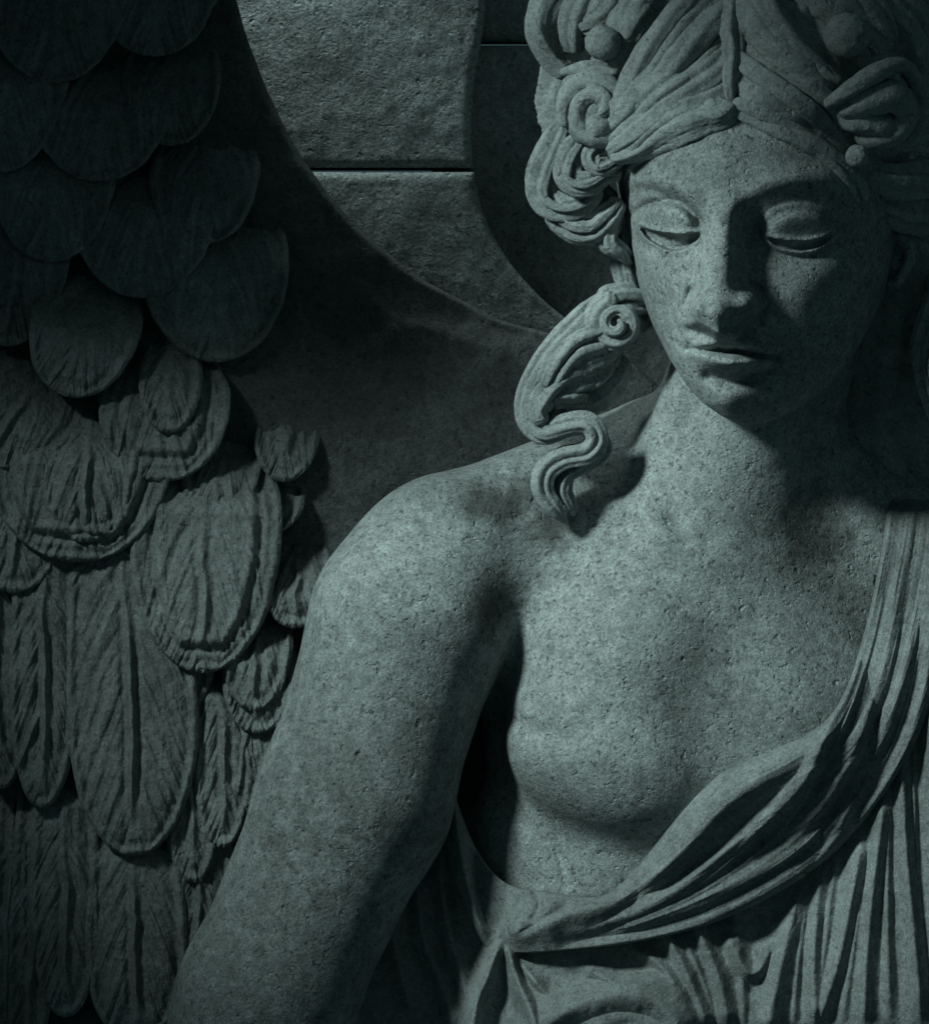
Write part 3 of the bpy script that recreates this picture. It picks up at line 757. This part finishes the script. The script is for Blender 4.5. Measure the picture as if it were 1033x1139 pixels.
# ------------------------------------------------------------------ WING
def feather(base, tip, w, d0, lift=6, bulge=10, v0=0.62, bend=0.0, rach=5.0, barb=1.0, seed=0, nu=96, nl=230, base_w=0.8, rim=3.0, inner=0.0):
    base = np.array(base, float); tip = np.array(tip, float)
    ax = tip - base; Ln = np.linalg.norm(ax); ax /= Ln; sd = np.array([-ax[1], ax[0]])
    u = np.linspace(-1, 1, nu)[:, None]; v = np.linspace(0, 1, nl)[None] ** 0.9
    q = np.clip((v - v0) / (1 - v0), 0, 1)
    wp = w * (base_w + (1 - base_w) * sstep(0, v0, v)) * np.sqrt(np.clip(1 - q ** 2.2, 0.0, 1))
    wob = 1 + 0.05 * fbm(v * 7 + seed, u * 0 + seed * 1.3 + (u > 0) * 5, seed)
    off = u * wp * wob
    cx_ = base[0] + ax[0] * v * Ln + sd[0] * (off + bend * np.sin(np.pi * v))
    cy_ = base[1] + ax[1] * v * Ln + sd[1] * (off + bend * np.sin(np.pi * v))
    au = np.abs(u)
    D = d0 - 70 * np.clip(1 - v * Ln / 80, 0, 1) ** 1.3 + lift * v + bulge * np.sqrt(np.clip(1 - 0.97 * (au * (0.75 + 0.25 * v)) ** 2, 0, 1)) * np.sqrt(np.clip(1.02 - q ** 3, 0.02, 1))
    # rachis with a groove on either side
    ofr = off + 7 * fbm(v * 5 + seed * 2.1, 0 * v + seed, seed) + 0 * off
    D = D + (rach * np.exp(-(ofr / 3.4) ** 2) - 0.6 * rach * (np.exp(-((ofr - 8) / 4) ** 2) + np.exp(-((ofr + 8) / 4) ** 2))) * (1 - sstep(0.78, 0.95, v)) * (0.25 + 0.75 * sstep(0.3, 0.55, v))
    # barbs: oblique carved furrows, irregular
    sl = 1.2 + 1.3 * sstep(0.2, 0.9, v)
    qa = v * Ln - np.abs(off) * sl + 6 * fbm(cx_ / 40, cy_ / 40, seed + 3) + (u > 0) * 97.0
    qb = np.abs(off) * 0.6 + v * Ln * 0.5
    env = sstep(0.04, 0.25, au) * (1 - sstep(0.86, 0.99, au))
    D = D + barb * (3.4 * fbm(qa / 9, qb / 70, seed + 5, 2) + 6.0 * fbm(qa / 24, qb / 80, seed + 6, 2) + 2.0 * fbm(qa / 4.2, qb / 50, seed + 8, 1)) * env
    D = D + barb * 1.2 * fbm(cx_ / 6, cy_ / 9, seed + 1) + barb * 3.0 * fbm(cx_ / 30, cy_ / 40, seed + 2)
    # raised rim
    r_in = np.minimum((1 - au) * np.maximum(wp, 1), (1 - v) * Ln * 0.9 + 0 * au)
    D = D + rim * np.exp(-((r_in - 5) / 4.0) ** 2) - rim * 0.9 * np.exp(-((r_in - 13) / 5) ** 2)
    if inner:
        D = D - inner * np.exp(-((r_in - 24) / 5) ** 2) + inner * 0.6 * np.exp(-((r_in - 34) / 6) ** 2)
    P = np.stack([cx_ + 0 * D, cy_ + 0 * D, D], -1)
    ring = np.concatenate([np.arange(nl) , (np.arange(nu) * nl + nl - 1)[1:], ((nu - 1) * nl + np.arange(nl))[::-1][1:], (np.arange(nu) * nl)[::-1][1:-1]])
    flatP = P.reshape(-1, 3)
    cen = np.array([(base[0] + tip[0]) / 2, (base[1] + tip[1]) / 2, d0])
    low = flatP[ring].copy(); low[:, 2] = np.minimum(low[:, 2] - 26, d0 - 22); n = len(flatP)
    low[:, :2] += (cen[:2] - low[:, :2]) * 0.015
    k = len(ring); i = np.arange(k); j = (i + 1) % k
    sk = np.stack([ring[i], ring[j], n + j, n + i], 1)
    v_ = np.vstack([flatP, low]); f_ = np.vstack([grid_faces(nu, nl)[:, ::-1], sk])
    return v_, f_

# wing plate behind the feathers
WG = empty('wing'); WG.parent = statue
edge = catmull([(248, -60), (262, 0), (296, 96), (340, 180), (392, 244), (462, 302), (545, 348), (625, 372), (700, 400), (760, 470), (760, 620), (640, 800), (420, 1000), (300, 1200)], 10)
def wing_plate():
    nu, nv = 170, 140
    e = resample(edge, nu); e = e + np.stack([2.5 * fbm(np.arange(nu) / 5.0, np.zeros(nu) + 3, 91), 2.5 * fbm(np.arange(nu) / 5.0, np.zeros(nu) + 9, 92)], 1); l = np.stack([np.full(nu, -120.0), np.linspace(-60, 1210, nu)], 1)
    t = np.linspace(0, 1, nv)[None, :, None]
    P = e[:, None] * (1 - t) + l[:, None] * t
    X, Y = P[..., 0], P[..., 1]
    dist = t[..., 0] * np.linalg.norm(e - l, axis=1)[:, None]
    D = -150 + 5 * np.sqrt(np.clip(1 - (1 - np.clip(dist / 60, 0, 1)) ** 2, 0, 1)) + 6 - 7 * np.exp(-(dist / 5) ** 2) + 7 * fbm(X / 90, Y / 70, 21) + 4 * fbm(X / 22, Y / 26, 22)
    D = D + 16 * sstep(200, 420, Y) * (1 - sstep(480, 640, Y)) * sstep(30, 120, dist) - 18 * sstep(620, 800, Y)
    fr = np.stack([X, Y, D], -1).reshape(-1, 3); bk = np.stack([X, Y, np.full_like(X, -235)], -1).reshape(-1, 3)
    n = len(fr); f_ = grid_faces(nu, nv)
    def rim(ids):
        ids = np.asarray(ids); return np.stack([ids[:-1], ids[:-1] + n, ids[1:] + n, ids[1:]], 1)
    i = np.arange(nu); j = np.arange(nv)
    return np.vstack([fr, bk]), np.vstack([f_, f_[:, ::-1] + n, rim(i * nv), rim((i * nv + nv - 1)[::-1]), rim(j[::-1]), rim((nu - 1) * nv + j)])
v, f_ = wing_plate()
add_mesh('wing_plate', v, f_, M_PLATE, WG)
FE = [
    # lower quills (base, tip, half width, depth, options)
    ((12, 860), (2, 1160), 22, -150, dict(seed=1)),
    ((40, 850), (26, 1190), 28, -144, dict(seed=2)),
    ((70, 820), (70, 1136), 40, -140, dict(seed=3, bulge=16)),
    ((148, 880), (150, 1165), 57, -136, dict(seed=4, bulge=18, rach=7)),
    ((222, 860), (216, 1085), 40, -140, dict(seed=5)),
    ((262, 900), (236, 1190), 40, -150, dict(seed=6)),
    # middle quills
    ((-10, 520), (-2, 880), 40, -122, dict(seed=7)),
    ((40, 520), (44, 902), 40, -112, dict(seed=8, bulge=18, rach=7, bend=-6)),
    ((128, 520), (148, 955), 74, -104, dict(seed=9, bulge=22, rach=8, bend=-6)),
    ((206, 720), (214, 985), 34, -126, dict(seed=41)),
    ((100, 860), (108, 1090), 34, -150, dict(seed=42)),
    ((190, 620), (186, 800), 50, -112, dict(seed=43)),
    ((20, 500), (10, 660), 60, -90, dict(seed=44, v0=0.4)),
    ((150, 500), (134, 640), 56, -92, dict(seed=45, v0=0.35, rach=3)),
    ((250, 520), (262, 640), 52, -94, dict(seed=46, v0=0.35, rach=3)),
    ((228, 700), (246, 946), 34, -116, dict(seed=10, bend=-8)),
    ((286, 740), (262, 905), 30, -124, dict(seed=11)),
    ((330, 720), (300, 900), 34, -132, dict(seed=12)),
    # coverts, lower row
    ((290, 690), (284, 818), 42, -100, dict(seed=13, v0=0.4)),
    ((288, 660), (280, 792), 40, -90, dict(seed=14, v0=0.4)),
    ((232, 490), (222, 750), 86, -80, dict(seed=15, v0=0.35, bulge=24, inner=6, rach=4)),
    ((330, 590), (326, 700), 42, -84, dict(seed=16, v0=0.35)),
    # coverts, middle
    ((180, 500), (176, 632), 74, -76, dict(seed=17, v0=0.3, rach=2)),
    ((92, 440), (78, 626), 104, -68, dict(seed=18, v0=0.34, bulge=26, inner=7, rach=3)),
    ((102, 440), (92, 604), 56, -48, dict(seed=19, v0=0.36, bulge=18, rach=7)),
    ((296, 520), (290, 596), 46, -70, dict(seed=20, v0=0.3, rach=2)),
    ((322, 440), (312, 536), 38, -100, dict(seed=21, v0=0.3, rach=1, inner=4)),
    ((250, 470), (236, 578), 46, -72, dict(seed=22, v0=0.3, rach=2)),
    # upper coverts
    ((60, 400), (-20, 512), 66, -52, dict(seed=23, v0=0.35)),
    ((182, 390), (178, 536), 74, -50, dict(seed=24, v0=0.34, rach=2, inner=5)),
    ((190, 380), (186, 482), 36, -34, dict(seed=25, v0=0.34, rach=2)),
    ((110, 310), (70, 440), 62, -36, dict(seed=26, v0=0.34, rach=2)),
    ((90, 290), (80, 382), 32, -20, dict(seed=27, v0=0.34, rach=2)),
    ((236, 225), (240, 402), 84, -56, dict(seed=28, v0=0.3, rach=1, barb=0.9)),
    ((20, 260), (0, 384), 50, -34, dict(seed=29, v0=0.34)),
    ((160, 210), (150, 330), 66, -36, dict(seed=30, v0=0.34, rach=1, barb=0.9)),
    ((60, 180), (50, 290), 56, -24, dict(seed=31, v0=0.34, rach=1, barb=0.9)),
    ((228, 140), (222, 270), 62, -48, dict(seed=32, v0=0.34, rach=1, barb=0.9)),
    ((110, 90), (104, 200), 66, -26, dict(seed=35, v0=0.34, rach=1, barb=0.9)),
    ((0, 60), (-6, 190), 60, -22, dict(seed=36, v0=0.34, rach=1, barb=0.9)),
    ((190, 30), (188, 160), 56, -44, dict(seed=37, v0=0.34, rach=1, barb=0.9)),
    ((60, -40), (56, 90), 66, -22, dict(seed=38, v0=0.34, rach=1, barb=0.9)),
    ((170, -50), (168, 60), 60, -34, dict(seed=39, v0=0.34, rach=1, barb=0.9)),
]
for b_, t_, w_, d_, k_ in FE:
    if t_[1] < 425 and k_['seed'] >= 28 and t_[0] < 180:
        w_ *= 1.22; b_ = (b_[0] + 4, b_[1] - 50); k_ = dict(k_, rim=1.2, bulge=7)
    v, f_ = feather(b_, t_, w_, -112 + (d_ + 112) * 0.6 if t_[1] > 425 and d_ > -160 and k_['seed'] < 50 else -122 + (d_ + 112) * 0.30, **k_)
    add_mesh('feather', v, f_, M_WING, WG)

# unseen slab added over the wing, shaped to block key_lamp from the upper feathers
def crest():
    prof = resample(catmull([(-50, -190), (-190, -120), (-310, 80), (-372, 320), (-330, 570), (-205, 720)], 12), 60)
    nx = 70
    tt = np.linspace(0, 1, 60)[None]
    right = 250 - 430 * np.clip(prof[:, 1][None] / 720, 0, 1) 
    X = -960 + (right + 960) * np.linspace(0, 1, nx)[:, None]
    lip = np.where(X > -310, 100 - 0.31 * (X + 310), 100 - 0.16 * (-X - 310))
    Y = prof[:, 0][None] + lip * tt ** 2 + 6 * fbm(X / 60, tt * 8, 61); D = prof[:, 1][None] + 6 * fbm(X / 50, tt * 9, 62)
    a = np.stack([X, Y, D], -1).reshape(-1, 3); b = np.stack([X, Y - 34 * (1 - tt ** 2) - 6, D + 20 * tt], -1).reshape(-1, 3)
    n = len(a); f_ = grid_faces(nx, 60)
    def rim(ids):
        ids = np.asarray(ids); return np.stack([ids[:-1], ids[:-1] + n, ids[1:] + n, ids[1:]], 1)
    i = np.arange(nx); j = np.arange(60)
    return np.vstack([a, b]), np.vstack([f_, f_[:, ::-1] + n, rim(i * 60), rim((i * 60 + 59)[::-1]), rim(j[::-1]), rim((nx - 1) * 60 + j)])
v, f_ = crest()
add_mesh('wing_light_blocker', v, f_, M_WING, WG)

# ------------------------------------------------------------------ WALL BEHIND
wall = empty('stone_wall', 'rough grey block wall with a round recess behind the angel', 'wall', 'thing')
def slab(name, outline, d_front, d_back, mat, bev=5, relief=4.0, seed=0, step=5.0):
    """a block: outline (closed), relief front on a grid clipped by ruled rows, worn arrises"""
    lft, rgt = outline
    ys = np.arange(min(p[1] for p in lft), max(p[1] for p in lft) + 0.1, step); nu = len(ys)
    l = catmull(lft, 16); r = catmull(rgt, 16)
    xl = np.interp(ys, l[:, 1], l[:, 0]); xr = np.interp(ys, r[:, 1], r[:, 0])
    nv = max(8, int(np.max(xr - xl) / step)); t = np.linspace(0, 1, nv)[None]
    X = xl[:, None] * (1 - t) + xr[:, None] * t; Y = ys[:, None] + 0 * X
    ed = np.minimum(np.minimum(X - xl[:, None], xr[:, None] - X), np.minimum(Y - ys[0], ys[-1] - Y))
    D = d_front + relief * fbm(X / 40, Y / 40, seed) + relief * 0.8 * fbm(X / 11, Y / 11, seed + 4) - bev * np.clip(1 - ed / (bev * 1.6), 0, 1) ** 2
    fr = np.stack([X, Y, D], -1).reshape(-1, 3); bk = np.stack([X, Y, np.full_like(X, d_back)], -1).reshape(-1, 3)
    n = len(fr); f_ = grid_faces(nu, nv)[:, ::-1]
    def rim(ids):
        ids = np.asarray(ids); return np.stack([ids[:-1], ids[:-1] + n, ids[1:] + n, ids[1:]], 1)
    i = np.arange(nu); j = np.arange(nv)
    return add_mesh(name, np.vstack([fr, bk]), np.vstack([f_, f_[:, ::-1] + n, rim(i * nv)[:, ::-1], rim((i * nv + nv - 1)[::-1])[:, ::-1], rim(j[::-1])[:, ::-1], rim((nu - 1) * nv + j)[:, ::-1]]), mat, wall)
slab('stone_block', ([(-160, -120), (-160, 40), (-160, 181)], [(545, -120), (540, 0), (526, 90), (524, 150), (527, 181)]), -270, -420, M_WALL, seed=31, relief=1.4)
slab('stone_block', ([(-160, 185), (-160, 400), (-160, 640)], [(527, 185), (540, 235), (566, 282), (606, 326), (650, 358), (720, 400), (800, 420), (860, 424), (900, 424)][:0] + [(527, 185), (538, 232), (564, 282), (604, 328), (648, 364), (700, 410), (760, 520), (790, 640)]), -266, -420, M_WALL, seed=35, relief=1.4)
slab('recess_panel', ([(480, 40), (480, 300), (480, 700)], [(1200, 40), (1200, 300), (1200, 700)]), -330, -440, M_RECESS, seed=41, relief=4)
slab('recess_lintel', ([(480, -140), (480, -50), (480, 36)], [(1200, -140), (1200, -50), (1200, 36)]), -352, -440, M_RECESS, seed=44, relief=3)
slab('stone_block', ([(-160, 644), (-160, 900), (-160, 1260)], [(1200, 644), (1200, 900), (1200, 1260)]), -270, -420, M_WALL, seed=47, relief=6, step=9)
# normals outward everywhere
import bmesh
for o in list(col.objects):
    if o.type == 'MESH':
        bm = bmesh.new(); bm.from_mesh(o.data)
        bmesh.ops.recalc_face_normals(bm, faces=bm.faces)
        bm.to_mesh(o.data); bm.free()

# ------------------------------------------------------------------ LIGHT
world = bpy.data.worlds.new('World'); scene.world = world; world.use_nodes = True
bg = world.node_tree.nodes['Background']
bg.inputs['Color'].default_value = (0.50, 0.95, 1.0, 1); bg.inputs['Strength'].default_value = 0.044

from mathutils import Vector
def spot(name, pos, aim, energy, size_deg, blend, radius, color):
    l = bpy.data.lights.new(name, 'SPOT'); l.energy = energy; l.spot_size = math.radians(size_deg); l.spot_blend = blend
    l.shadow_soft_size = radius; l.color = color
    o = bpy.data.objects.new(name, l); col.objects.link(o)
    p = Vector(W(pos)[0]); a = Vector(W(aim)[0])
    o.location = p; o.rotation_euler = (a - p).to_track_quat('-Z', 'Y').to_euler()
    return o
spot('key_lamp', (-1060, -820, 1560), (645, 630, 0), 88, 30, 1.0, 0.11, (0.79, 1.0, 0.965))
spot('wall_fill', (150, -420, -215), (420, 60, -270), 4.6, 80, 1.0, 0.05, (0.80, 1.0, 0.97))  # unseen spot added behind the wing plate to brighten the wall blocks

# ------------------------------------------------------------------ CAMERA
cam = bpy.data.cameras.new('camera'); co = bpy.data.objects.new('camera', cam); col.objects.link(co)
DIST = 8.0
co.location = (0, -DIST, 0); co.rotation_euler = (math.radians(90), 0, 0)
cam.sensor_fit = 'VERTICAL'; cam.sensor_height = 24
cam.lens = 24 * DIST / (1139 * S)
cam.clip_start = 0.1; cam.clip_end = 100
scene.camera = co
scene.view_settings.view_transform = 'Standard'; scene.view_settings.look = 'None'
scene.view_settings.gamma = 1; scene.view_settings.exposure = 0; scene.view_settings.use_curve_mapping = False
